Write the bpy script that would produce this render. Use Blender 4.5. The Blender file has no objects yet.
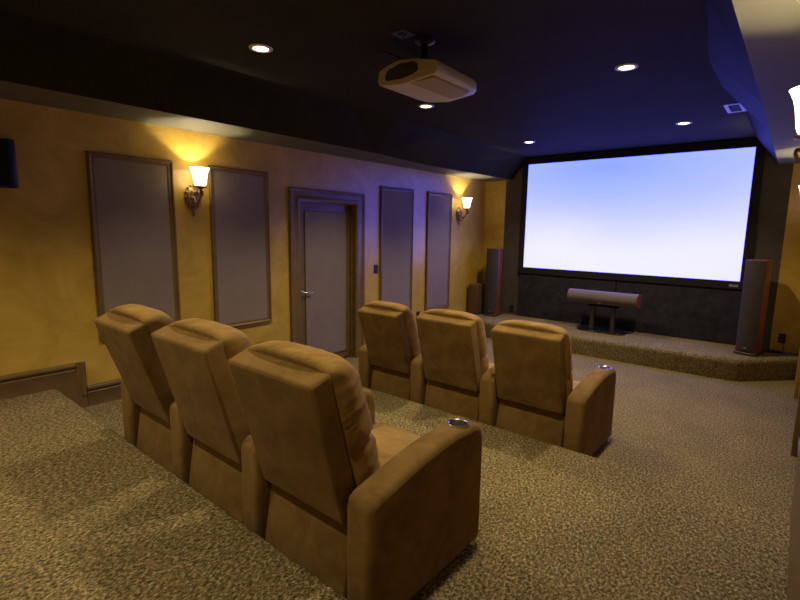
import bpy, bmesh, math, random
from mathutils import Vector, Matrix, noise
random.seed(7)
PI = math.pi
S = bpy.context.scene
C = S.collection

# ------------------------------------------------------------------ materials
MATS = {}
def new_mat(name):
    m = bpy.data.materials.new(name); m.use_nodes = True
    nt = m.node_tree; b = nt.nodes['Principled BSDF']
    MATS[name] = m
    return m, nt, b

def N(nt, typ, **kw):
    n = nt.nodes.new(typ)
    for k, v in kw.items():
        setattr(n, k, v)
    return n

def ramp(nt, stops):
    r = N(nt, 'ShaderNodeValToRGB')
    e = r.color_ramp.elements
    while len(e) < len(stops): e.new(0.5)
    for el, (p, c) in zip(e, stops):
        el.position = p; el.color = (*c, 1)
    return r

def plain(name, col, rough=.5, metal=0.0, spec=None, noise_amt=0.0, scale=40, bump=0.0):
    m, nt, b = new_mat(name)
    b.inputs['Base Color'].default_value = (*col, 1)
    b.inputs['Roughness'].default_value = rough
    b.inputs['Metallic'].default_value = metal
    if spec is not None: b.inputs['Specular IOR Level'].default_value = spec
    tc = N(nt, 'ShaderNodeTexCoord')
    nz = N(nt, 'ShaderNodeTexNoise'); nz.inputs['Scale'].default_value = scale; nz.inputs['Detail'].default_value = 4
    nt.links.new(tc.outputs['Object'], nz.inputs['Vector'])
    if noise_amt:
        r = ramp(nt, [(.3, tuple(c*(1-noise_amt) for c in col)), (.7, tuple(c*(1+noise_amt) for c in col))])
        nt.links.new(nz.outputs['Fac'], r.inputs['Fac']); nt.links.new(r.outputs['Color'], b.inputs['Base Color'])
    if bump:
        bp = N(nt, 'ShaderNodeBump'); bp.inputs['Strength'].default_value = bump; bp.inputs['Distance'].default_value = .004
        nt.links.new(nz.outputs['Fac'], bp.inputs['Height']); nt.links.new(bp.outputs['Normal'], b.inputs['Normal'])
    return m

def faux_wall(name, dark, light):
    m, nt, b = new_mat(name)
    tc = N(nt, 'ShaderNodeTexCoord')
    n1 = N(nt, 'ShaderNodeTexNoise'); n1.inputs['Scale'].default_value = 2.6; n1.inputs['Detail'].default_value = 9; n1.inputs['Roughness'].default_value = .68; n1.inputs['Distortion'].default_value = .6
    n2 = N(nt, 'ShaderNodeTexNoise'); n2.inputs['Scale'].default_value = 60; n2.inputs['Detail'].default_value = 3
    nt.links.new(tc.outputs['Object'], n1.inputs['Vector']); nt.links.new(tc.outputs['Object'], n2.inputs['Vector'])
    r = ramp(nt, [(.3, dark), (.7, light)])
    nt.links.new(n1.outputs['Fac'], r.inputs['Fac']); nt.links.new(r.outputs['Color'], b.inputs['Base Color'])
    bp = N(nt, 'ShaderNodeBump'); bp.inputs['Strength'].default_value = .14; bp.inputs['Distance'].default_value = .002
    nt.links.new(n2.outputs['Fac'], bp.inputs['Height']); nt.links.new(bp.outputs['Normal'], b.inputs['Normal'])
    b.inputs['Roughness'].default_value = .30; b.inputs['Specular IOR Level'].default_value = .55
    return m

def carpet_mat(name):
    """cut pile carpet of olive, tan and dark flecks lying in short diagonal clumps"""
    m, nt, b = new_mat(name)
    tc = N(nt, 'ShaderNodeTexCoord')
    mp = N(nt, 'ShaderNodeMapping'); mp.inputs['Scale'].default_value = (1.0, .66, 1.0); mp.inputs['Rotation'].default_value = (0, 0, .75)
    nt.links.new(tc.outputs['Object'], mp.inputs['Vector'])
    def nz(scale, det, rough=.6):
        n = N(nt, 'ShaderNodeTexNoise'); n.inputs['Scale'].default_value = scale; n.inputs['Detail'].default_value = det; n.inputs['Roughness'].default_value = rough
        nt.links.new(mp.outputs['Vector'], n.inputs['Vector']); return n
    fine, mid, big, hue = nz(170, 3, .7), nz(82, 3), nz(2.2, 3), nz(120, 1)
    def math_(op, a, bb, c=None):
        x = N(nt, 'ShaderNodeMath', operation=op)
        for k, v in enumerate((a, bb, c)):
            if v is None: continue
            if isinstance(v, (int, float)): x.inputs[k].default_value = v
            else: nt.links.new(v, x.inputs[k])
        return x.outputs[0]
    h = math_('MULTIPLY_ADD', mid.outputs['Fac'], .55, math_('MULTIPLY', fine.outputs['Fac'], .45))
    r = ramp(nt, [(.395, (.040, .040, .017)), (.47, (.140, .120, .056)), (.53, (.25, .192, .096)), (.61, (.50, .39, .21))])
    nt.links.new(h, r.inputs['Fac'])
    r2 = ramp(nt, [(.3, (.85, .85, .85)), (.7, (1.12, 1.1, 1.06))]); nt.links.new(big.outputs['Fac'], r2.inputs['Fac'])
    mx = N(nt, 'ShaderNodeMix', data_type='RGBA', blend_type='MULTIPLY'); mx.inputs['Factor'].default_value = 1
    nt.links.new(r.outputs['Color'], mx.inputs['A']); nt.links.new(r2.outputs['Color'], mx.inputs['B'])
    ov = N(nt, 'ShaderNodeMix', data_type='RGBA', blend_type='OVERLAY'); ov.inputs['Factor'].default_value = .45
    nt.links.new(mx.outputs['Result'], ov.inputs['A']); nt.links.new(hue.outputs['Color'], ov.inputs['B'])
    nt.links.new(ov.outputs['Result'], b.inputs['Base Color'])
    bp = N(nt, 'ShaderNodeBump'); bp.inputs['Strength'].default_value = .7; bp.inputs['Distance'].default_value = .012
    nt.links.new(h, bp.inputs['Height']); nt.links.new(bp.outputs['Normal'], b.inputs['Normal'])
    b.inputs['Roughness'].default_value = .95; b.inputs['Specular IOR Level'].default_value = .1
    return m

def suede_mat(name, dark, light, pleat=0.0):
    m, nt, b = new_mat(name)
    tc = N(nt, 'ShaderNodeTexCoord')
    n1 = N(nt, 'ShaderNodeTexNoise'); n1.inputs['Scale'].default_value = 6; n1.inputs['Detail'].default_value = 7; n1.inputs['Roughness'].default_value = .62; n1.inputs['Distortion'].default_value = .7
    n2 = N(nt, 'ShaderNodeTexNoise'); n2.inputs['Scale'].default_value = 120; n2.inputs['Detail'].default_value = 2
    nt.links.new(tc.outputs['Object'], n1.inputs['Vector']); nt.links.new(tc.outputs['Object'], n2.inputs['Vector'])
    r = ramp(nt, [(.34, dark), (.66, light)])
    nt.links.new(n1.outputs['Fac'], r.inputs['Fac']); nt.links.new(r.outputs['Color'], b.inputs['Base Color'])
    bp = N(nt, 'ShaderNodeBump'); bp.inputs['Strength'].default_value = .25; bp.inputs['Distance'].default_value = .002
    nt.links.new(n2.outputs['Fac'], bp.inputs['Height'])
    last = bp
    if pleat:
        mp = N(nt, 'ShaderNodeMapping'); mp.inputs['Scale'].default_value = (26, 7, 5); mp.inputs['Rotation'].default_value = (0, .35, .1)
        nt.links.new(tc.outputs['Object'], mp.inputs['Vector'])
        n3 = N(nt, 'ShaderNodeTexNoise'); n3.inputs['Scale'].default_value = 1; n3.inputs['Detail'].default_value = 2; n3.inputs['Distortion'].default_value = .4
        nt.links.new(mp.outputs['Vector'], n3.inputs['Vector'])
        b2 = N(nt, 'ShaderNodeBump'); b2.inputs['Strength'].default_value = pleat; b2.inputs['Distance'].default_value = .02
        nt.links.new(n3.outputs['Fac'], b2.inputs['Height']); nt.links.new(bp.outputs['Normal'], b2.inputs['Normal'])
        last = b2
    nt.links.new(last.outputs['Normal'], b.inputs['Normal'])
    b.inputs['Roughness'].default_value = .9; b.inputs['Specular IOR Level'].default_value = .15
    b.inputs['Sheen Weight'].default_value = .10; b.inputs['Sheen Roughness'].default_value = .5
    b.inputs['Sheen Tint'].default_value = (1, .8, .5, 1)
    return m

def weave_mat(name, col, amt=.12, scale=260):
    m, nt, b = new_mat(name)
    tc = N(nt, 'ShaderNodeTexCoord')
    n1 = N(nt, 'ShaderNodeTexNoise'); n1.inputs['Scale'].default_value = scale; n1.inputs['Detail'].default_value = 2
    n2 = N(nt, 'ShaderNodeTexNoise'); n2.inputs['Scale'].default_value = 5; n2.inputs['Detail'].default_value = 5
    for x in (n1, n2): nt.links.new(tc.outputs['Object'], x.inputs['Vector'])
    r = ramp(nt, [(.3, tuple(c*(1-amt) for c in col)), (.7, tuple(c*(1+amt) for c in col))])
    ad = N(nt, 'ShaderNodeMath', operation='ADD'); nt.links.new(n1.outputs['Fac'], ad.inputs[0]); nt.links.new(n2.outputs['Fac'], ad.inputs[1])
    ml = N(nt, 'ShaderNodeMath', operation='MULTIPLY'); ml.inputs[1].default_value = .5; nt.links.new(ad.outputs[0], ml.inputs[0])
    nt.links.new(ml.outputs[0], r.inputs['Fac']); nt.links.new(r.outputs['Color'], b.inputs['Base Color'])
    bp = N(nt, 'ShaderNodeBump'); bp.inputs['Strength'].default_value = .3; bp.inputs['Distance'].default_value = .001
    nt.links.new(n1.outputs['Fac'], bp.inputs['Height']); nt.links.new(bp.outputs['Normal'], b.inputs['Normal'])
    b.inputs['Roughness'].default_value = .9; b.inputs['Specular IOR Level'].default_value = .15
    return m

def wood_mat(name, a, c2, rough=.35):
    m, nt, b = new_mat(name)
    tc = N(nt, 'ShaderNodeTexCoord'); mp = N(nt, 'ShaderNodeMapping'); mp.inputs['Scale'].default_value = (30, 30, 2.2)
    nt.links.new(tc.outputs['Object'], mp.inputs['Vector'])
    n = N(nt, 'ShaderNodeTexNoise'); n.inputs['Scale'].default_value = 1.5; n.inputs['Detail'].default_value = 5; n.inputs['Distortion'].default_value = 1
    nt.links.new(mp.outputs['Vector'], n.inputs['Vector'])
    r = ramp(nt, [(.3, a), (.7, c2)]); nt.links.new(n.outputs['Fac'], r.inputs['Fac']); nt.links.new(r.outputs['Color'], b.inputs['Base Color'])
    b.inputs['Roughness'].default_value = rough
    return m

def emit_mat(name, col, strength, base=(.8, .8, .8)):
    m, nt, b = new_mat(name)
    b.inputs['Base Color'].default_value = (*base, 1)
    b.inputs['Emission Color'].default_value = (*col, 1)
    b.inputs['Emission Strength'].default_value = strength
    b.inputs['Roughness'].default_value = .5
    return m

def screen_mat(name, strength):
    """the lit picture: pale blue along the top running to white below"""
    m, nt, b = new_mat(name)
    tc = N(nt, 'ShaderNodeTexCoord'); sp = N(nt, 'ShaderNodeSeparateXYZ'); nt.links.new(tc.outputs['Generated'], sp.inputs[0])
    nz = N(nt, 'ShaderNodeTexNoise'); nz.inputs['Scale'].default_value = 1.6; nz.inputs['Detail'].default_value = 1
    nt.links.new(tc.outputs['Generated'], nz.inputs['Vector'])
    # distance from the blue patch at the middle of the top edge
    mp = N(nt, 'ShaderNodeMapping'); mp.inputs['Location'].default_value = (-.40, 0, -.93); 
    nt.links.new(tc.outputs['Generated'], mp.inputs['Vector'])
    s2 = N(nt, 'ShaderNodeVectorMath', operation='MULTIPLY'); s2.inputs[1].default_value = (.62, 0, 1.25); nt.links.new(mp.outputs['Vector'], s2.inputs[0])
    ln = N(nt, 'ShaderNodeVectorMath', operation='LENGTH'); nt.links.new(s2.outputs['Vector'], ln.inputs[0])
    ad = N(nt, 'ShaderNodeMath', operation='MULTIPLY_ADD'); ad.inputs[1].default_value = .16; nt.links.new(nz.outputs['Fac'], ad.inputs[0]); nt.links.new(ln.outputs['Value'], ad.inputs[2])
    r = ramp(nt, [(.10, SCR[0]), (.42, SCR[1]), (.72, SCR[2]), (1.0, SCR[3])])
    nt.links.new(ad.outputs[0], r.inputs['Fac'])
    nt.links.new(r.outputs['Color'], b.inputs['Emission Color'])
    b.inputs['Emission Strength'].default_value = strength
    b.inputs['Base Color'].default_value = (.25, .25, .25, 1); b.inputs['Roughness'].default_value = .8
    return m

SCR = [(.27, .40, 4.6), (.42, .52, 4.8), (.64, .68, 5.0), (.77, .785, 5.2)]

faux_wall('wall', (.42, .275, .034), (.66, .45, .086))
plain('trim', (.180, .118, .044), .34, spec=.35, noise_amt=.12, scale=9)
plain('trim_red', (.05, .022, .012), .35)
weave_mat('panel', (.25, .205, .155), .10, 240)
carpet_mat('carpet')
plain('ceiling', (.040, .037, .0260), .7, spec=.01, noise_amt=.1, scale=3)
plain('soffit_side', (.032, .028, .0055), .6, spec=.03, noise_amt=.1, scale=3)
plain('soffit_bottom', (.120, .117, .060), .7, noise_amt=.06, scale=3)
plain('black_wall', (.072, .062, .058), .85, noise_amt=.15, scale=5)
weave_mat('black_fabric', (.028, .028, .042), .45, 14)
plain('screen_frame', (.004, .004, .006), .8)
screen_mat('screen', 1.0)
suede_mat('suede', (.150, .088, .022), (.255, .155, .046))
suede_mat('suede_cushion', (.25, .150, .040), (.40, .25, .076), .5)
plain('dark_under', (.015, .010, .008), .8)
plain('steel', (.70, .66, .58), .24, 1.0)
plain('steel_dark', (.05, .05, .05), .4, .8)
plain('bronze', (.34, .23, .10), .42, .55, noise_amt=.45, scale=45, bump=.5)
emit_mat('shade', (1.0, .76, .46), 8.0)
emit_mat('lens', (1.0, .84, .60), 9.0)
plain('white_trim', (.75, .72, .66), .5)
wood_mat('red_wood', (.16, .045, .018), (.27, .085, .034))
weave_mat('grille', (.060, .052, .058), .12, 300)
weave_mat('grille_pale', (.155, .130, .130), .10, 300)
plain('black_plastic', (.012, .012, .013), .35)
plain('black_cloth', (.020, .017, .015), .9, spec=.05)
plain('black_satin', (.016, .012, .012), .45, spec=.2)
plain('black_gloss', (.010, .010, .012), .3)
plain('plinth', (.060, .045, .036), .45)
plain('pewter', (.10, .09, .09), .4, .7)
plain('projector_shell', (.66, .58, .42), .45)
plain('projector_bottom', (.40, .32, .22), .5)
plain('projector_grille', (.060, .048, .032), .6, noise_amt=.3, scale=90)
plain('vent_white', (.55, .55, .58), .5)
plain('brown_cabinet', (.12, .075, .032), .6)
plain('label_grey', (.35, .35, .36), .4, .5)

# ------------------------------------------------------------------ mesh helpers
def box(bm, x0, x1, y0, y1, z0, z1, mi=0):
    vs = [bm.verts.new(p) for p in ((x0,y0,z0),(x1,y0,z0),(x1,y1,z0),(x0,y1,z0),(x0,y0,z1),(x1,y0,z1),(x1,y1,z1),(x0,y1,z1))]
    for f in ((0,3,2,1),(4,5,6,7),(0,1,5,4),(1,2,6,5),(2,3,7,6),(3,0,4,7)):
        bm.faces.new([vs[i] for i in f]).material_index = mi
    return vs

def prism(bm, pts, axis, a, b, mi=0):
    """polygon pts swept along axis from a to b; pts are the two other coordinates in xyz order"""
    def mk(p, t):
        return {'x': (t, p[0], p[1]), 'y': (p[0], t, p[1]), 'z': (p[0], p[1], t)}[axis]
    A = [bm.verts.new(mk(p, a)) for p in pts]; B = [bm.verts.new(mk(p, b)) for p in pts]
    n = len(pts)
    fs = [bm.faces.new(A), bm.faces.new(B[::-1])]
    for i in range(n):
        fs.append(bm.faces.new((A[i], B[i], B[(i+1) % n], A[(i+1) % n])))
    for f in fs: f.material_index = mi
    return A, B

def lathe(bm, prof, seg=32, M=Matrix(), closed=False):
    rings = []
    for r, z in prof:
        if r < 1e-6: rings.append([bm.verts.new(M @ Vector((0, 0, z)))])
        else: rings.append([bm.verts.new(M @ Vector((r*math.cos(2*PI*i/seg), r*math.sin(2*PI*i/seg), z))) for i in range(seg)])
    for a, b in zip(rings, rings[1:]):
        for i in range(seg):
            j = (i+1) % seg
            if len(a) == 1 and len(b) == 1: continue
            if len(a) == 1: bm.faces.new((a[0], b[i], b[j]))
            elif len(b) == 1: bm.faces.new((a[i], b[0], a[j]))
            else: bm.faces.new((a[i], b[i], b[j], a[j]))

def tube(bm, pts, rad, seg=10, caps=True):
    pts = [Vector(p) for p in pts]; n = len(pts)
    rads = rad if isinstance(rad, (list, tuple)) else [rad]*n
    rings = []; up = Vector((0, 0, 1))
    prev = None
    for i, p in enumerate(pts):
        t = (pts[min(i+1, n-1)] - pts[max(i-1, 0)]).normalized()
        if prev is None:
            a = t.cross(up)
            if a.length < .05: a = t.cross(Vector((1, 0, 0)))
        else:
            a = prev - t*prev.dot(t)
        a.normalize(); prev = a; b = t.cross(a)
        rings.append([bm.verts.new(p + (a*math.cos(2*PI*k/seg) + b*math.sin(2*PI*k/seg))*rads[i]) for k in range(seg)])
    for r0, r1 in zip(rings, rings[1:]):
        for k in range(seg):
            bm.faces.new((r0[k], r0[(k+1) % seg], r1[(k+1) % seg], r1[k]))
    if caps:
        bm.faces.new(rings[0][::-1]); bm.faces.new(rings[-1])

def spline(pts, n=8):
    P = [Vector(p) for p in pts]; out = []
    for i in range(len(P)-1):
        p0 = P[max(i-1, 0)]; p1 = P[i]; p2 = P[i+1]; p3 = P[min(i+2, len(P)-1)]
        for k in range(n):
            t = k/n
            out.append(.5*((2*p1) + (p2-p0)*t + (2*p0-5*p1+4*p2-p3)*t*t + (3*p1-p0-3*p2+p3)*t**3))
    out.append(P[-1]); return out

def sphere(bm, c, r, sx=1, sy=1, sz=1, u=14, v=8):
    m = Matrix.Translation(c) @ Matrix.Diagonal((sx, sy, sz, 1))
    bmesh.ops.create_uvsphere(bm, u_segments=u, v_segments=v, radius=r, matrix=m)

def obj(name, bm, mats, parent=None, smooth=False, bevel=0, seg=3, loc=None, angle=35, recalc=True):
    if recalc: bmesh.ops.recalc_face_normals(bm, faces=bm.faces[:])
    me = bpy.data.meshes.new(name); bm.to_mesh(me); bm.free()
    for m in (mats if isinstance(mats, (list, tuple)) else [mats]): me.materials.append(MATS[m])
    o = bpy.data.objects.new(name, me); C.objects.link(o)
    if parent: o.parent = parent
    if loc: o.location = loc
    if bevel:
        b = o.modifiers.new('bevel', 'BEVEL'); b.width = bevel; b.segments = seg; b.limit_method = 'ANGLE'; b.angle_limit = math.radians(angle)
        b.harden_normals = False
        smooth = True
    if smooth:
        for p in me.polygons: p.use_smooth = True
        if bevel or smooth == 'auto':
            try: me.set_sharp_from_angle(angle=math.radians(40 if not bevel else 60))
            except Exception: pass
    return o

def thing(name, label, cat, loc=(0, 0, 0), rotz=0, group=None):
    o = bpy.data.objects.new(name, None); C.objects.link(o); o.empty_display_size = .1
    o.location = loc; o.rotation_euler = (0, 0, rotz)
    return tag(o, label, cat, group)

def tag(o, label, cat, group=None):
    o['label'] = label; o['category'] = cat
    if group: o['group'] = group
    return o

def struct(name, bm, mats, parent=None, label=None, **kw):
    o = obj(name, bm, mats, parent, **kw)
    if not parent:
        o['kind'] = 'structure'
        if label: o['label'] = label
    return o

def dup(root, loc, label, rotz=None):
    r = root.copy(); C.objects.link(r); r.location = loc; r['label'] = label
    if rotz is not None: r.rotation_euler = (0, 0, rotz)
    for ch in list(root.children):
        c = ch.copy(); C.objects.link(c); c.parent = r
        for g in list(ch.children):
            d = g.copy(); C.objects.link(d); d.parent = c
    return r

def NB(): return bmesh.new()

# ------------------------------------------------------------------ room dimensions (metres)
W = 4.53; L = 7.56; YB = -1.7
ZS = 2.55; ZC = 2.894
H1, H2, HS = .208, .414, .255
Y2, Y1 = 1.062, 3.175
DY0, DY1, DZ = 3.463, 4.36, 2.03     # door opening

# walls
bm = NB(); t = .18
box(bm, -t, 0, YB, DY0, 0, ZC); box(bm, -t, 0, DY1, L, 0, ZC); box(bm, -t, 0, DY0, DY1, DZ, ZC)
struct('wall_left', bm, 'wall', label='mottled gold wall with framed grey panels and the door')
bm = NB(); box(bm, W, W+.15, YB, L, 0, ZC); struct('wall_right', bm, 'wall')
bm = NB(); box(bm, -t, W+.15, YB-.15, YB, 0, ZC); struct('wall_back', bm, 'wall')
bm = NB()
box(bm, -t, .402, L, L+.15, 0, ZC, 0); box(bm, .402, 4.205, L, L+.15, 0, ZC, 1); box(bm, 4.205, W+.15, L, L+.15, 0, ZC, 0)
struct('wall_front', bm, ['wall', 'black_wall'])
bm = NB(); box(bm, -t, W+.15, YB-.15, L+.15, ZC, ZC+.1); struct('ceiling', bm, 'ceiling')

# soffits round the tray ceiling: flat underside by the walls, dark sloped side rising to the ceiling
def soffit(name, bot, top, wall_x):
    bm = NB()
    B = [bm.verts.new((x, y, ZS)) for x, y in bot]
    T = [bm.verts.new((x, y, ZC+.002)) for x, y in top]
    Wl = [bm.verts.new((wall_x, y, ZS)) for _, y in bot]
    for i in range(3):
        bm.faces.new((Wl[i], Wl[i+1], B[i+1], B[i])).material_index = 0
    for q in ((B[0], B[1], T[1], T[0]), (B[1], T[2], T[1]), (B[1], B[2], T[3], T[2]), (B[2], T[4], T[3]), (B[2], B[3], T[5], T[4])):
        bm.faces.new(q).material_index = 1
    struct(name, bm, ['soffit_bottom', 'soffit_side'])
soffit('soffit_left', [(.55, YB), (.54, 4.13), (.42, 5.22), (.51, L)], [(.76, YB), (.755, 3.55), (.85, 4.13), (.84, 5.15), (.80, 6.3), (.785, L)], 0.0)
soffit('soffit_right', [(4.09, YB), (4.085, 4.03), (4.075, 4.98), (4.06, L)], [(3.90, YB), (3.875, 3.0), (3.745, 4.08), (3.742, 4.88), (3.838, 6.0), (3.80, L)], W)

# floors: three levels and the stage
def tier(name, y0, y1, z0, z1, r=.035):
    """a carpeted level with a rounded nosing along its front edge"""
    pts = [(y0, z0), (y0, z1)]
    for k in range(7):
        a = PI/2*(1-k/6); pts.append((y1-r+r*math.cos(a), z1-r+r*math.sin(a)))
    pts.append((y1, z0))
    bm = NB(); prism(bm, pts, 'x', 0, W)
    return struct(name, bm, 'carpet', smooth='auto')
bm = NB(); box(bm, -t, W+.15, YB-.15, L+.15, -.1, 0); struct('floor', bm, 'carpet')
tier('floor_middle', YB, Y1, 0, H1)
tier('floor_upper', YB, Y2, H1, H2, .04)
# stage with chamfered corners and a rounded front edge
def inset(poly, d):
    out = []
    n = len(poly)
    for i, p in enumerate(poly):
        out.append(p)
    return out
edge = [(0.0, 7.18), (.20, 6.93), (.46, 6.70), (.80, 6.63), (2.3, 6.60), (3.93, 6.63), (3.98, 6.67), (W, 7.27)]
bm = NB(); rr = .06
def off(d, i):
    # inward offset of the front edge (towards the screen wall)
    x, y = edge[i]
    a = Vector(edge[max(i-1, 0)]); b = Vector(edge[min(i+1, len(edge)-1)])
    tn = (b-a).normalized(); nrm = Vector((-tn.y, tn.x))
    p = Vector((x, y)) + nrm*d
    if i in (0, len(edge)-1): p.x = x
    return p
prof = [(0, 0)] + [(rr-rr*math.cos(a*PI/12), HS-rr+rr*math.sin(a*PI/12)) for a in range(7)]
rows = [[bm.verts.new((*off(d, i), z)) for i in range(len(edge))] for d, z in prof]
for a, b in zip(rows, rows[1:]):
    for i in range(len(edge)-1): bm.faces.new((a[i], a[i+1], b[i+1], b[i]))
bl, br_ = bm.verts.new((0, L, HS)), bm.verts.new((W, L, HS))
bm.faces.new(rows[-1] + [br_, bl])
struct('floor_stage', bm, 'carpet', smooth='auto')

# ------------------------------------------------------------------ trim
BP = [(0, 0), (.016, 0), (.016, .105), (.020, .112), (.020, .120), (.015, .125), (.015, .133), (.026, .142), (.030, .155), (.026, .166), (.014, .172), (.012, .177), (0, .177)]
def baseboard(name, y0, y1, z0, x=0, sgn=1, step=False, extra=0):
    bm = NB()
    pts = [(x+sgn*a, z0+(b if b < .1 else b+extra)) for a, b in BP]
    A, B = prism(bm, pts, 'y', y0, y1)
    if step:   # upright return of the moulding down to the lower level
        ye = y1+.072
        prism(bm, [(x+sgn*(a if b > .105 else 0), ye-(.177-b)) for a, b in BP if b >= .105] , 'z', z0-H1+.11, z0+.1769)
        box(bm, x, x+sgn*.0158, y1+.0002, ye-.004, z0-H1, z0+.104)
        box(bm, x, x+sgn*.0158, YB, y1, z0-H1, z0-.001)
    return struct(name, bm, 'trim', smooth='auto')
baseboard('baseboard_left', YB, 1.183, H2, step=True)
baseboard('baseboard_left', 1.255, 3.316, H1)
baseboard('baseboard_left', 4.49, 7.1, 0)
baseboard('baseboard_right', YB, Y2, H2, W, -1)
bm = NB()      # tall rounded-end base moulding beside the middle level on the right wall
pts = [(YB, H1), (3.22, H1)] + [(3.22+.07*math.sin(a*PI/12), .53+.09*(1-math.cos((12-a)*PI/12))/1 if False else .53+.095*math.cos(a*PI/12)) for a in range(6, -1, -1)] + [(YB, .625)]
prism(bm, pts, 'x', W-.042, W)
struct('trim_1', bm, 'trim', bevel=.008)
bm = NB(); box(bm, W-.043, W, 4.655, 4.80, 0, 2.13); struct('trim_2', bm, 'trim', bevel=.006)
bm = NB(); box(bm, W-.048, W, 6.355, 6.56, 0, ZS); struct('trim_3', bm, 'wall', bevel=.006)
baseboard('baseboard_right', 3.3, 4.655, 0, W+.016, -1)
baseboard('baseboard_right', 4.80, 6.355, 0, W+.016, -1)

# ------------------------------------------------------------------ door in the left wall
def frame_ring(bm, y0, y1, z0, z1, prof, sides=4):
    """mitred moulding round a rectangle in the x=const plane; prof = (inset from the outer edge, x)"""
    rows = []
    for d, x in prof:
        if sides == 4: c = [(y0+d, z0+d), (y1-d, z0+d), (y1-d, z1-d), (y0+d, z1-d)]
        else: c = [(y0+d, z0), (y0+d, z1-d), (y1-d, z1-d), (y1-d, z0)]
        rows.append([bm.verts.new((x, y, z)) for y, z in c])
    m = len(rows[0])
    for a, b in zip(rows, rows[1:]):
        for i in range(m if sides == 4 else m-1):
            bm.faces.new((a[i], a[(i+1) % m], b[(i+1) % m], b[i]))

door = bpy.data.objects.new('door_1', None); C.objects.link(door); door['kind'] = 'structure'
door['label'] = 'brown framed door with a grey fabric panel and lever handle'
bm = NB()
frame_ring(bm, 3.312, 4.495, 0, 2.135, [(0, 0), (0, .030), (.012, .034), (.028, .030), (.040, .018), (.085, .016), (.095, .022), (.115, .026), (.130, .022), (.150, .012), (.150, 0)], 3)
obj('door_casing', bm, 'trim', door, smooth='auto')
bm = NB()
frame_ring(bm, DY0, DY1, 0, DZ, [(0, .0), (.012, .0), (.012, -.06), (.026, -.06), (.026, -.085), (.012, -.085), (.012, -.175), (0, -.175)], 3)
obj('door_jamb', bm, 'trim', door, smooth='auto')
bm = NB(); box(bm, -.135, -.09, DY0+.014, DY1-.014, .012, DZ-.014)
leaf = obj('door_leaf', bm, 'trim', door, bevel=.003, seg=2)
bm = NB(); box(bm, -.09, -.074, 3.60, 4.262, .11, 1.89)
obj('door_panel', bm, 'panel', leaf, bevel=.006, seg=2)
bm = NB()
Mx = Matrix.Translation((-.09, 3.555, .93)) @ Matrix.Rotation(PI/2, 4, 'Y')
lathe(bm, [(0, 0), (.030, 0), (.030, .006), (.024, .012), (.012, .014), (.011, .045), (0, .045)], 24, Mx)
tube(bm, spline([(-.05, 3.555, .93), (-.038, 3.60, .936), (-.038, 3.64, .925), (-.036, 3.675, .932)], 6), .0085, 10)
obj('door_handle', bm, 'steel', door, smooth='auto')

# ------------------------------------------------------------------ framed fabric panels on the left wall
def wall_panel(y0, y1, z0, label):
    z1 = 2.262
    t = thing('wall_panel', label, 'wall panel', (0, (y0+y1)/2, z0), 0, 'framed grey fabric panels on the gold wall')
    h = (y1-y0)/2; H = z1-z0
    bm = NB()
    frame_ring(bm, -h, h, 0, H, [(0, 0), (0, .024), (.006, .031), (.016, .032), (.024, .026), (.028, .020), (.040, .022), (.048, .018), (.052, .010), (.052, 0)])
    obj('panel_frame', bm, 'trim', t, smooth='auto')
    bm = NB(); box(bm, 0, .014, -h+.05, h-.05, .05, H-.05); obj('panel_fabric', bm, 'panel', t)
wall_panel(1.379, 2.051, .742, 'tall framed grey fabric panel on the gold wall, furthest from the screen')
wall_panel(2.391, 3.048, .677, 'framed grey fabric panel between the large wall sconce and the door')
wall_panel(4.805, 5.507, .442, 'framed grey fabric panel next to the light switch, just past the door')
wall_panel(5.851, 6.492, .442, 'framed grey fabric panel beside the far wall sconce, closest to the stage')

# ------------------------------------------------------------------ screen
t = thing('projection_screen', 'large bright projection screen with pale blue picture in a black frame', 'screen', (2.318, L, .99))
bm = NB(); Hh = 1.885
x0, x1, z0, z1 = -1.60, 1.60, .005, Hh
rows = []
for d, y in ((0, 0), (0, -.05), (.10, -.05), (.10, -.038)):
    rows.append([bm.verts.new((a, y, b)) for a, b in ((x0+d, z0+d), (x1-d, z0+d), (x1-d, z1-d), (x0+d, z1-d))])
for a, b in zip(rows, rows[1:]):
    for i in range(4): bm.faces.new((a[i], a[(i+1) % 4], b[(i+1) % 4], b[i]))
fr = obj('screen_frame', bm, 'screen_frame', t)
bm = NB(); box(bm, -1.502, 1.502, -.044, -.036, .108, 1.782); obj('screen_surface', bm, 'screen', t)
bm = NB(); box(bm, 1.39, 1.49, -.054, -.05, .030, .062); obj('maker_plate', bm, 'label_grey', fr, bevel=.002, seg=2)

for xa, xb, lab in ((.74, 2.306, 'black fabric panel under the screen, on the side towards the door wall'), (2.318, 3.87, 'black fabric panel under the screen, behind the tower speaker with the power strip')):
    bm = NB(); box(bm, -(xb-xa)/2, (xb-xa)/2, -.03, -.001, 0, .733)
    o = obj('fabric_panel', bm, 'black_fabric', bevel=.01, seg=2, loc=((xa+xb)/2, L, HS+.002))
    tag(o, lab, 'wall panel', 'black fabric panels under the screen')

# ------------------------------------------------------------------ recliners
SHB = (.024, .390)     # lower rear edge of the back
def arm_bm(w):
    bm = NB()
    pts = [(0, .03), (.0, .505), (.012, .535), (.04, .553)]
    for k in range(1, 9):
        s = k/9; pts.append((.04+.60*s, .553+.078*math.sin(s*PI*.55)))
    pts += [(.70, .622), (.738, .608), (.762, .576), (.770, .51), (.770, .03)]
    prism(bm, pts, 'x', 0, w)
    return bm

def cup_bm():
    bm = NB()
    lathe(bm, [(.030, -.046), (.036, -.044), (.040, .002), (.044, .005), (.049, .004), (.050, 0), (.046, -.003)], 28)
    return bm

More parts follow.
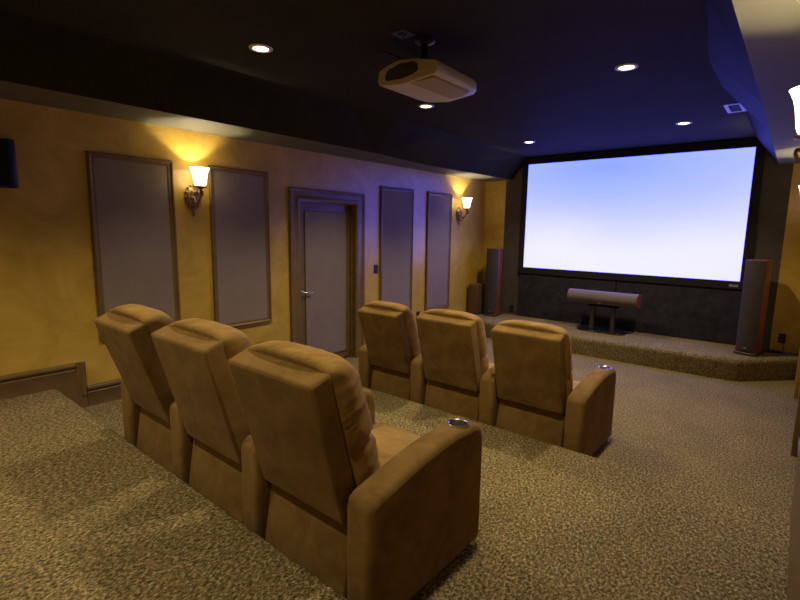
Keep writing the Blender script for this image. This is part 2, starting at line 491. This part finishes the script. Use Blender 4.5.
CUTTERS = []
def make_arm(parent, xc, w):
    bm = arm_bm(w)
    a = obj('armrest', bm, 'suede', parent, loc=(xc, 0, 0), bevel=.028, seg=4, angle=50)
    bm = NB(); lathe(bm, [(0, -.05), (.043, -.05), (.043, .08), (0, .08)], 28)
    cut = obj('cutter', bm, 'steel', loc=(w*.52, .635, .625))
    cut.parent = a
    md = a.modifiers.new('hole', 'BOOLEAN'); md.operation = 'DIFFERENCE'; md.object = cut; md.solver = 'EXACT'
    CUTTERS.append((a, cut))
    c = obj('cup_holder', cup_bm(), 'steel', a, smooth='auto', loc=(w*.52, .635, .629))
    bm = NB(); lathe(bm, [(0, -.045), (.034, -.045)], 24); obj('cup_bottom', bm, 'steel_dark', a, loc=(w*.52, .635, .629))
    return a

def cushion_bm(w, T=.15, Hc=.585, seed=0.0):
    """puffy back cushion in the plane of the back: x across, n out to the sitter, s up the back"""
    bm = NB(); nu, ns = 36, 44
    def pt(i, j, front):
        u = -1+2*i/nu; s = j/ns
        e = abs(u)
        # two pillows stacked, the seam a little under half way
        seam = math.exp(-((s-.40)/.028)**2)
        edge = (1-e**7)**.5 if e < 1 else 0
        topr = min(1, max(0, (1-s)/.16)); topf = math.sqrt(max(0, 1-(1-topr)**2.2))
        botr = min(1, max(0, s/.10)); botf = math.sqrt(max(0, 1-(1-botr)**2))
        thick = T*(.95+.18*math.sin(PI*min(1, s*1.02))+.10*(1-s))*(1-.20*seam)
        n = thick*(.52+.48*edge)*(.22+.78*topf)*(.35+.65*botf)
        pl = noise.noise(Vector((u*1.5, s*34+u*2, seed)))*.006*e**4 + noise.noise(Vector((u*5, s*9, seed+7)))*.003
        x = u*w/2*(1-.045*(1-topf)-.02*seam + .028*(1-e**2)*0)
        x += (1 if u > 0 else -1)*(.010*edge*0 + pl*.6)*(e > .8)
        crown = .030*(1-e**3)
        z = s*(Hc+crown) - .008*seam*0
        if front: n = n + pl
        else:
            n = -.004
            q = min(1, max(0, (s-.90)/.10)); n -= .004*q*q*(3-2*q)
        return Vector((x, n, z))
    F = [[bm.verts.new(pt(i, j, True)) for j in range(ns+1)] for i in range(nu+1)]
    B = [[bm.verts.new(pt(i, j, False)) for j in range(ns+1)] for i in range(nu+1)]
    for i in range(nu):
        for j in range(ns):
            bm.faces.new((F[i][j], F[i+1][j], F[i+1][j+1], F[i][j+1]))
            bm.faces.new((B[i][j], B[i][j+1], B[i+1][j+1], B[i+1][j]))
        bm.faces.new((F[i][ns], F[i+1][ns], B[i+1][ns], B[i][ns])); bm.faces.new((F[i][0], B[i][0], B[i+1][0], F[i+1][0]))
    for j in range(ns):
        bm.faces.new((F[0][j], F[0][j+1], B[0][j+1], B[0][j])); bm.faces.new((F[nu][j], B[nu][j], B[nu][j+1], F[nu][j+1]))
    return bm

def recliner(x0, wa, s0, s1, end_arm, y, z, label, group, SHT=(-.135, .966)):
    """x0 = left face of its arm, s0..s1 the seat, end_arm = (x, w) for the unit that closes the row"""
    xc = (s0+s1)/2; w = s1-s0; h = w/2
    t = thing('recliner', label, 'recliner', (xc, y, z), 0, group)
    make_arm(t, x0-xc, wa)
    if end_arm: make_arm(t, end_arm[0]-xc, end_arm[1])
    bm = NB(); prism(bm, [(.05, 0), (.72, 0), (.72, .05), (.05, .05)], 'x', -h+.01, h-.01); obj('base', bm, 'dark_under', t)
    bm = NB(); prism(bm, [(.004, .03), (.66, .03), (.66, .30), (.22, .34), (.060, .388)], 'x', -h+.004, h-.004); obj('skirt', bm, 'suede', t, bevel=.012)
    bm = NB(); prism(bm, [(.66, .05), (.74, .05), (.76, .30), (.66, .30)], 'x', -h+.008, h-.008); obj('footrest', bm, 'suede', t, bevel=.02)
    # seat cushion, a soft slab rolling over the front
    bm = NB(); prism(bm, [(.14, .30), (.78, .29), (.805, .33), (.80, .40), (.76, .435), (.60, .455), (.35, .450), (.14, .43)], 'x', -h+.006, h-.006)
    obj('seat', bm, 'suede_cushion', t, bevel=.035, seg=4, angle=55)
    # back shell: a straight upholstered slab leaning away
    th = .09
    LEAN = math.atan2(SHB[0]-SHT[0], SHT[1]-SHB[1])
    bm = NB(); bw = h-.006
    n = Vector((math.cos(LEAN), math.sin(LEAN)))
    rb, rt = Vector(SHB), Vector(SHT)
    fb, ft = rb+n*th, rt+n*th+Vector((.006, .010))
    prism(bm, [tuple(rb), tuple(fb), tuple(ft), tuple(rt)], 'x', -bw, bw)
    bk = obj('backrest', bm, 'suede', t, bevel=.014, seg=3)
    cb = cushion_bm(w-.006, seed=xc*3.7+y*1.9)
    cu = obj('back_cushion', cb, 'suede_cushion', t, smooth=True)
    cu.location = (0, fb.x+.004, fb.y+.02); cu.rotation_euler = (LEAN, 0, 0)
    return t

AW = [.135, .138, .138, .130]
def row(y, z, labels, group, AX, dx=0):
    for i in range(3):
        a0 = AX[i]+dx
        recliner(a0, AW[i], a0+AW[i]+.012, AX[i+1]+dx-.012, (AX[3]+dx, AW[3]) if i == 2 else None, y, z, labels[i], group, (-.168, .948) if i == 0 else (-.135, .966))
row(1.10, H1, ['tan suede recliner of the back row, closest to the gold wall', 'tan suede recliner in the middle of the back row',
               'large tan suede recliner at the aisle end of the back row, with steel cup holder'], 'back row of tan recliners', [1.165, 1.835, 2.532, 3.218])
row(3.24, 0, ['tan suede recliner of the front row, nearest the door', 'tan suede recliner in the middle of the front row',
              'tan suede recliner at the aisle end of the front row, facing the centre speaker'], 'front row of tan recliners', [1.150, 1.802, 2.515, 3.216])
# make the cup hollows part of the arm meshes
bpy.context.view_layer.update()
dg = bpy.context.evaluated_depsgraph_get()
for a, cut in CUTTERS:
    me = bpy.data.meshes.new_from_object(a.evaluated_get(dg), depsgraph=dg)
    a.modifiers.clear(); a.data = me
    me.materials.clear(); me.materials.append(MATS['suede']); me.materials.append(MATS['steel_dark'])
for a, cut in CUTTERS:
    bpy.data.objects.remove(cut)

# ------------------------------------------------------------------ sconces
def make_sconce(label, loc, rotz):
    """built against the plane x=0, reaching out along +x; origin at the plate centre"""
    t = thing('wall_sconce', label, 'wall lamp', loc, rotz, 'wall sconces with bell shades')
    bm = NB()
    Mx = Matrix.Diagonal((1, .72, 1.08, 1)) @ Matrix.Rotation(PI/2, 4, 'Y')
    lathe(bm, [(0, .0), (.095, 0), (.100, .006), (.094, .012), (.080, .012), (.074, .018), (.05, .024), (.02, .030), (0, .030)], 32, Mx)
    for k in range(14):      # beaded rim
        a = 2*PI*k/14; sphere(bm, (.012, .072*.96*math.cos(a), .105*math.sin(a)), .011, u=8, v=6)
    for s in (-1, 1):        # leaf scrolls on the plate
        tube(bm, spline([(.022, s*.012, -.09), (.034, s*.045, -.04), (.034, s*.05, .02), (.032, s*.028, .06), (.034, s*.010, .045), (.03, s*.022, .03)], 5), [.006]*26 if False else .007, 8)
    plate = obj('back_plate', bm, 'bronze', t, smooth=True)
    bm = NB()
    tube(bm, spline([(.018, 0, -.10), (.02, 0, -.125), (.016, 0, -.15)], 4), [.020, .018, .015, .012, .010, .012, .014, .010, .004], 10)
    sphere(bm, (.018, 0, -.162), .012)
    obj('tail_finial', bm, 'bronze', t, smooth=True)
    bm = NB()
    p = spline([(.028, 0, .0), (.06, 0, -.045), (.11, 0, -.05), (.155, 0, -.005), (.165, 0, .04), (.158, 0, .075)], 6)
    tube(bm, p, [.012-.004*abs(.5-i/(len(p)-1)) for i in range(len(p))], 10)
    p = spline([(.028, 0, -.055), (.06, 0, -.10), (.10, 0, -.075), (.098, 0, -.045), (.08, 0, -.052)], 6); tube(bm, p, .007, 8)
    p = spline([(.160, 0, .0), (.195, 0, .015), (.20, 0, .045), (.182, 0, .045)], 6); tube(bm, p, .007, 8)
    sphere(bm, (.182, 0, .045), .012)
    obj('arm', bm, 'bronze', t, smooth=True)
    bm = NB(); Mt = Matrix.Translation((.158, 0, 0))
    lathe(bm, [(0, .066), (.018, .068), (.026, .078), (.055, .086), (.058, .091), (.050, .096), (.03, .100), (0, .100)], 28, Mt)
    obj('shade_holder', bm, 'bronze', t, smooth=True)
    bm = NB()
    out = [(.036, .098), (.046, .105), (.053, .125), (.057, .155), (.062, .190), (.070, .222), (.082, .250), (.086, .256)]
    lathe(bm, out + [(r-.003, z-.001) for r, z in out[::-1]], 36, Mt)
    obj('lamp_shade', bm, 'shade', t, smooth=True)
    bm = NB(); lathe(bm, [(.012, .098), (.014, .115), (.018, .125), (.018, .135), (.012, .146), (.005, .150), (0, .151)], 16, Mt)
    obj('bulb', bm, 'lens', t, smooth=True)
    return t
ZP = 1.955
s0 = make_sconce('large lit bronze wall sconce between two framed panels, bell shaped glass shade', (0, 2.225, ZP), 0)
dup(s0, (0, 6.72, ZP), 'small far lit wall sconce on the gold wall near the stage corner', 0)
dup(s0, (W, 2.30, ZP), 'lit sconce shade cut by the picture edge high on the opposite wall', PI)
dup(s0, (W, 6.62, ZP), 'lit sconce shade beside the big screen, near the picture edge below another shade', PI)

def lamp(typ, name, loc, energy, col, rot=None, **kw):
    l = bpy.data.lights.new(name, typ); l.energy = energy; l.color = col
    for k, v in kw.items(): setattr(l, k, v)
    o = bpy.data.objects.new(name, l); C.objects.link(o); o.location = loc
    if rot: o.rotation_euler = rot
    return o
WARM = (1.0, .75, .44)
for x, y in ((.158, 2.225), (.158, 6.72), (W-.158, 2.30), (W-.158, 6.62)):
    lamp('POINT', 'sconce_bulb', (x, y, ZP+.172), 19.0, (1.0, .82, .64), shadow_soft_size=.012)

# ------------------------------------------------------------------ recessed ceiling lights
def can_light(loc, label):
    t = thing('ceiling_light', label, 'ceiling light', loc, 0, 'round recessed ceiling lights')
    bm = NB(); lathe(bm, [(.052, .001), (.052, -.006), (.060, -.008), (.078, -.005), (.080, 0)], 32); obj('trim_ring', bm, 'white_trim', t, smooth=True)
    bm = NB(); lathe(bm, [(0, -.003), (.054, -.003)], 32); obj('lens', bm, 'lens', t)
    return t
spots = [(1.425, 2.03, 'recessed ceiling light nearest the camera, over the back row'), (1.41, 3.917, 'recessed ceiling light just beyond the projector, its round lens glowing'),
         (1.395, 6.27, 'recessed ceiling light by the upper corner of the screen towards the door wall'), (3.26, 3.892, 'recessed ceiling light on the opposite side of the projector, away from the door wall'),
         (3.25, 6.164, 'recessed ceiling light above the screen, near the small ceiling vent')]
for x, y, lab in spots:
    can_light((x, y, ZC), lab)
CAN = (1.0, .80, .50)
for x, y, e, a in [(1.425, 2.03, 33, 114), (1.41, 3.917, 44, 118), (1.395, 6.27, 42, 118), (3.26, 3.892, 42, 88), (3.25, 6.164, 42, 118),
                   (3.26, 2.03, 32, 96), (1.42, .1, 32, 115), (3.26, .1, 20, 110), (1.42, -1.2, 22, 116)]:  # unseen spots without fixtures; those at the camera end are added fill
    lamp('SPOT', 'can_and_fill_spot', (x, y, ZC-.02), e*2.8, CAN, spot_size=math.radians(a), spot_blend=.65, shadow_soft_size=.05)

# ------------------------------------------------------------------ projector
t = thing('projector', 'cream ceiling projector with an oval rear grille, hanging on its mount', 'projector', (2.395, 2.40, 2.585))
rear = [(-.230, .064), (-.222, .030), (-.205, .020), (-.03, .0), (.225, .022), (.236, .032), (.236, .086), (.225, .098), (.074, .135), (-.057, .152), (-.169, .130), (-.222, .110)]
bm = NB()
secs = [(0, 1.0), (.10, 1.0), (.42, 1.0), (.48, .93), (.52, .76)]
rings = [[bm.verts.new((x*k, y, z*(1-.30*y))) for x, z in rear] for y, k in secs]
m = len(rear)
for a, b in zip(rings, rings[1:]):
    for i in range(m): bm.faces.new((a[i], a[(i+1) % m], b[(i+1) % m], b[i]))
bm.faces.new(rings[0][::-1]); bm.faces.new(rings[-1])
body = obj('housing', bm, 'projector_shell', t, bevel=.006, seg=2, angle=50)
bm = NB()
gr = [(-.165, .052), (-.160, .085), (-.134, .105), (-.044, .126), (.06, .120), (.096, .100), (.098, .062), (.060, .045), (-.04, .034), (-.15, .040)]
prism(bm, gr, 'y', -.004, .006); obj('grille', bm, 'projector_grille', t, bevel=.003, seg=2)
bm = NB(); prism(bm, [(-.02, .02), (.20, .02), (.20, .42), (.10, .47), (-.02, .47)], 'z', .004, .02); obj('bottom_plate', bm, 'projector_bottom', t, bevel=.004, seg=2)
bm = NB(); Mt = Matrix.Translation((.02, .52, .06)) @ Matrix.Rotation(-PI/2, 4, 'X')
lathe(bm, [(.045, -.02), (.048, .012), (.042, .016), (.036, .004), (0, .008)], 28, Mt); obj('lens_barrel', bm, 'black_gloss', t, smooth='auto')
bm = NB()
box(bm, -.09, .07, .10, .30, .125, .150); box(bm, -.05, .03, .16, .24, .150, .165)
lathe(bm, [(.022, .16), (.022, .292)], 16, Matrix.Translation((-.01, .20, 0)))
lathe(bm, [(0, .287), (.022, .287), (.065, .297), (.068, .309), (0, .309)], 28, Matrix.Translation((-.01, .20, 0)))
for s in (-1, 1): tube(bm, [(s*.06-.01, .12, .145), (s*.012-.01, .19, .21)], .006, 8); tube(bm, [(s*.06-.01, .28, .145), (s*.012-.01, .21, .21)], .006, 8)
obj('ceiling_mount', bm, 'black_gloss', t, bevel=.003, seg=2)
o = thing('ceiling_outlet', 'flat brown outlet plate on the ceiling right behind the projector mount', 'outlet', (2.345, 2.43, ZC))
bm = NB(); box(bm, -.055, .055, -.06, .06, -.006, 0); obj('plate', bm, 'plinth', o, bevel=.002, seg=2)
bm = NB(); box(bm, -.018, .018, -.02, .02, -.012, -.006); obj('socket', bm, 'black_plastic', o)
bm = NB()
tube(bm, spline([(2.345, 2.43, ZC-.012), (2.36, 2.45, 2.83), (2.40, 2.50, 2.77), (2.36, 2.50, 2.745), (2.24, 2.37, 2.79), (2.175, 2.37, 2.76), (2.165, 2.385, 2.705)], 8), .005, 8)
tag(obj('projector_cable', bm, 'black_plastic', smooth=True), 'black cable looping from the ceiling plate to the projector', 'cable')

# ceiling vent
o = thing('ceiling_vent', 'small rectangular white ceiling vent above the screen corner', 'vent', (3.755, 5.70, ZC))
bm = NB()
for a in ((-.075, .075, -.19, -.15), (-.075, .075, .15, .19), (-.075, -.045, -.15, .15), (.045, .075, -.15, .15)): box(bm, *a, -.008, 0)
obj('vent_frame', bm, 'vent_white', o)
bm = NB(); box(bm, -.045, .045, -.15, .15, -.002, 0); obj('duct', bm, 'black_plastic', o)
bm = NB()
for k in range(7):
    y = -.13+k*.043; box(bm, -.045, .045, y, y+.008, -.006, -.003)
obj('louvre', bm, 'soffit_side', o)

# ------------------------------------------------------------------ tower speakers
def tower(label, loc, rotz):
    t = thing('tower_speaker', label, 'speaker', loc, rotz, 'floor standing tower speakers on the stage')
    H = 1.145
    bm = NB()
    pts = [(-.106, 0), (.106, 0), (.113, .10), (.104, .24), (.07, .32), (-.07, .32), (-.104, .24), (-.113, .10)]
    prism(bm, pts, 'z', .03, H); obj('cabinet', bm, 'red_wood', t, bevel=.012, seg=3)
    bm = NB()       # bowed cloth front with a rounded lower end
    nx, nz = 14, 40
    def P(i, j):
        u = -1+2*i/nx; zb = .055+.075*(1-math.sqrt(max(0, 1-u*u*.985)))
        z = zb+(H-.004-zb)*j/nz; return (u*.105, -.040*(1-u*u)-.004, z)
    G = [[bm.verts.new(P(i, j)) for j in range(nz+1)] for i in range(nx+1)]
    K = [[bm.verts.new((P(i, j)[0], .004, P(i, j)[2])) for j in (0, nz)] for i in range(nx+1)]
    for i in range(nx):
        for j in range(nz): bm.faces.new((G[i][j], G[i+1][j], G[i+1][j+1], G[i][j+1]))
        bm.faces.new((G[i][nz], G[i+1][nz], K[i+1][1], K[i][1])); bm.faces.new((G[i][0], K[i][0], K[i+1][0], G[i+1][0]))
    g = obj('speaker_grille', bm, 'grille', t, smooth='auto')
    bm = NB(); prism(bm, [(-.115, -.035), (-.06, -.05), (.06, -.05), (.115, -.035), (.12, .30), (-.12, .30)], 'z', 0, .035); obj('plinth', bm, 'plinth', t, bevel=.006, seg=2)
    bm = NB(); box(bm, -.016, .016, -.049, -.040, .085, .095); obj('badge', bm, 'label_grey', g, bevel=.001, seg=1)
    return t
tower('slim tower speaker in the stage corner next to the low brown cabinet', (.425, 7.16, HS), math.radians(10))
tower('tower speaker with red wood side, standing beside the power strip on the stage', (3.992, 7.02, HS), math.radians(-11))

# centre speaker on its stand
t = thing('center_speaker', 'long grey centre speaker with red wood ends on the twin post stand', 'speaker', (2.235, 7.16, HS+.395))
t.rotation_euler = (math.radians(-6), 0, 0)
bm = NB(); hl = .47
pro = [(-.10+.0*0, .02)]
arc = [(-.105*math.cos(a)+.0, .10+.10*math.sin(a)) for a in [(-PI/2)+PI*k/14 for k in range(15)]]
pts = [(.13, .0)] + [(-.105*math.cos(-PI/2+PI*k/14), .10-.10*math.cos(PI*k/14)) for k in range(15)] + [(.13, .20)]
prism(bm, pts, 'x', -hl, hl-.002); obj('speaker_body', bm, 'grille_pale', t, smooth='auto')
for s in (-1, 1):
    bm = NB(); prism(bm, [(y*1.03, .1+(z-.1)*1.03) for y, z in pts], 'x', s*hl, s*(hl+(.022 if s > 0 else .006))); obj('wood_end', bm, 'red_wood', t, bevel=.004, seg=2)
bm = NB(); box(bm, -.02, .02, -.1075, -.1, .022, .032); obj('badge', bm, 'label_grey', t)
t = thing('speaker_stand', 'dark metal stand with two posts and an oblong base on the stage carpet', 'stand', (2.25, 7.20, HS))
bm = NB()
pts = [(.34*(1 if abs(math.cos(a)) < 0 else 1)*math.copysign(abs(math.cos(a))**.5, math.cos(a)), .16*math.copysign(abs(math.sin(a))**.6, math.sin(a))) for a in [2*PI*k/36 for k in range(36)]]
prism(bm, pts, 'z', .0, .018); obj('base_plate', bm, 'black_gloss', t, bevel=.004, seg=2, angle=60)
for s in (-1, 1):
    bm = NB(); lathe(bm, [(0, .018), (.034, .018), (.034, .372), (0, .372)], 20, Matrix.Translation((s*.145, 0, 0))); obj('post', bm, 'pewter', t, smooth='auto')
bm = NB(); box(bm, -.22, .22, -.08, .07, .370, .379); obj('top_plate', bm, 'black_plastic', t, bevel=.003, seg=2)
bm = NB(); tube(bm, spline([(2.36, 7.335, .60), (2.35, 7.32, .45), (2.34, 7.34, HS+.05), (2.32, 7.40, HS+.008), (2.25, 7.50, HS+.008)], 6), .004, 6)
tag(obj('speaker_cable', bm, 'black_plastic', smooth=True), 'thin black wire hanging behind the centre speaker', 'cable')

# ------------------------------------------------------------------ small things
t = thing('subwoofer', 'low brown speaker cabinet against the gold wall at the stage corner', 'speaker', (.13, 7.04, HS))
bm = NB(); box(bm, -.085, .085, .004, .26, .012, .52); c = obj('cabinet', bm, 'brown_cabinet', t, bevel=.006, seg=2)
bm = NB(); box(bm, -.075, .075, -.006, .004, .03, .50); obj('speaker_grille', bm, 'brown_cabinet', t, bevel=.004, seg=2)
for sx in (-.07, .07):
    for sy in (.03, .23):
        bm = NB(); lathe(bm, [(0, 0), (.012, 0), (.014, .013), (0, .013)], 12, Matrix.Translation((sx, sy, 0))); obj('foot', bm, 'black_plastic', t)
t = thing('wall_speaker', 'black wall speaker at the picture edge, high on the gold wall', 'speaker', (0, .70, 1.94))
bm = NB(); prism(bm, [(0, -.30), (.075, -.30), (.095, -.27), (.095, .19), (.075, .222), (0, .222)], 'z', 0, .33); obj('cabinet', bm, 'black_satin', t, bevel=.005, seg=2)
bm = NB(); box(bm, .094, .104, -.26, .178, .014, .316); obj('speaker_grille', bm, 'black_cloth', t, bevel=.004, seg=2)

def plate(name, label, cat, loc, axis, w=.075, h=.12, m='black_plastic', kind='switch'):
    t = thing(name, label, cat, loc)
    def B(bm, a0, a1, d0, d1, z0, z1):
        if axis == 'x': box(bm, d0, d1, a0, a1, z0, z1)
        else: box(bm, a0, a1, -d1, -d0, z0, z1)
    bm = NB(); B(bm, -w/2, w/2, 0, .006, -h/2, h/2); obj('cover_plate', bm, m, t, bevel=.002, seg=2)
    if kind == 'switch':
        for s in (-1, 1):
            bm = NB(); B(bm, -.018, .018, .006, .011, s*.026-.020, s*.026+.020); obj('rocker', bm, 'grille', t, bevel=.002, seg=1)
    else:
        for s in (-1, 1):
            bm = NB(); B(bm, -.017, .017, .006, .009, s*.022-.015, s*.022+.015); obj('socket', bm, 'grille', t, bevel=.002, seg=1)
plate('light_switch', 'dark light switch plate on the wall between the door and a framed panel', 'switch', (0, 4.735, 1.157), 'x', .085, .12)
plate('wall_outlet', 'small dark outlet low on the gold wall between two framed panels', 'outlet', (0, 5.69, .40), 'x', kind='outlet')
plate('wall_outlet', 'dark outlet on the black wall beside the slim tower speaker', 'outlet', (.62, L, .36), 'y', kind='outlet')
plate('wall_outlet', 'dark outlet with a plug in it, above the power strip', 'outlet', (4.315, L, .42), 'y', kind='outlet')
t = thing('power_strip', 'black power strip lying on the stage carpet behind the tower speaker', 'power strip', (4.23, 7.40, HS), math.radians(8))
bm = NB(); box(bm, -.11, .11, -.028, .028, 0, .032); obj('housing', bm, 'black_plastic', t, bevel=.006, seg=2)
for k in range(4):
    bm = NB(); box(bm, -.085+k*.045, -.055+k*.045, -.012, .012, .032, .035); obj('socket', bm, 'grille', t)
bm = NB(); tube(bm, spline([(4.315, L-.01, .40), (4.315, L-.045, .39), (4.34, L-.06, .32), (4.35, L-.08, HS+.02), (4.32, 7.43, HS+.012), (4.33, 7.415, HS+.016)], 8), .005, 8)
tag(obj('black_cable', bm, 'black_plastic', smooth=True), 'short black cord from the outlet down to the power strip', 'cable')
bm = NB(); tube(bm, spline([(4.04, 7.36, .34), (4.10, 7.40, HS+.03), (4.12, 7.39, HS+.016)], 8), .005, 8)
tag(obj('black_cable', bm, 'black_plastic', smooth=True), 'short black cord from the tower speaker back to the power strip', 'cable')

# ------------------------------------------------------------------ camera, world
cam = bpy.data.cameras.new('camera'); co = bpy.data.objects.new('camera', cam); C.objects.link(co)
cam.sensor_width = 36; cam.lens = 36*477.30/800; cam.clip_start = .02
yaw, pitch, roll = (math.radians(v) for v in (-39.7944, -8.4277, .9204))
fwd = Vector((math.sin(yaw)*math.cos(pitch), math.cos(yaw)*math.cos(pitch), math.sin(pitch)))
rt = Vector((math.cos(yaw), -math.sin(yaw), 0)); up = rt.cross(fwd)
r2 = rt*math.cos(roll)+up*math.sin(roll); u2 = up*math.cos(roll)-rt*math.sin(roll)
M = Matrix((r2, u2, -fwd)).transposed().to_4x4(); M.translation = (4.3808, 0, 1.694)
co.matrix_world = M
S.camera = co
w = bpy.data.worlds.new('world'); S.world = w; w.use_nodes = True
w.node_tree.nodes['Background'].inputs['Color'].default_value = (.02, .017, .015, 1)
S.view_settings.view_transform = 'Standard'
S.view_settings.look = 'None'
S.view_settings.exposure = 0
S.cycles.use_denoising = True
S.cycles.max_bounces = 8
S.cycles.sample_clamp_indirect = 4
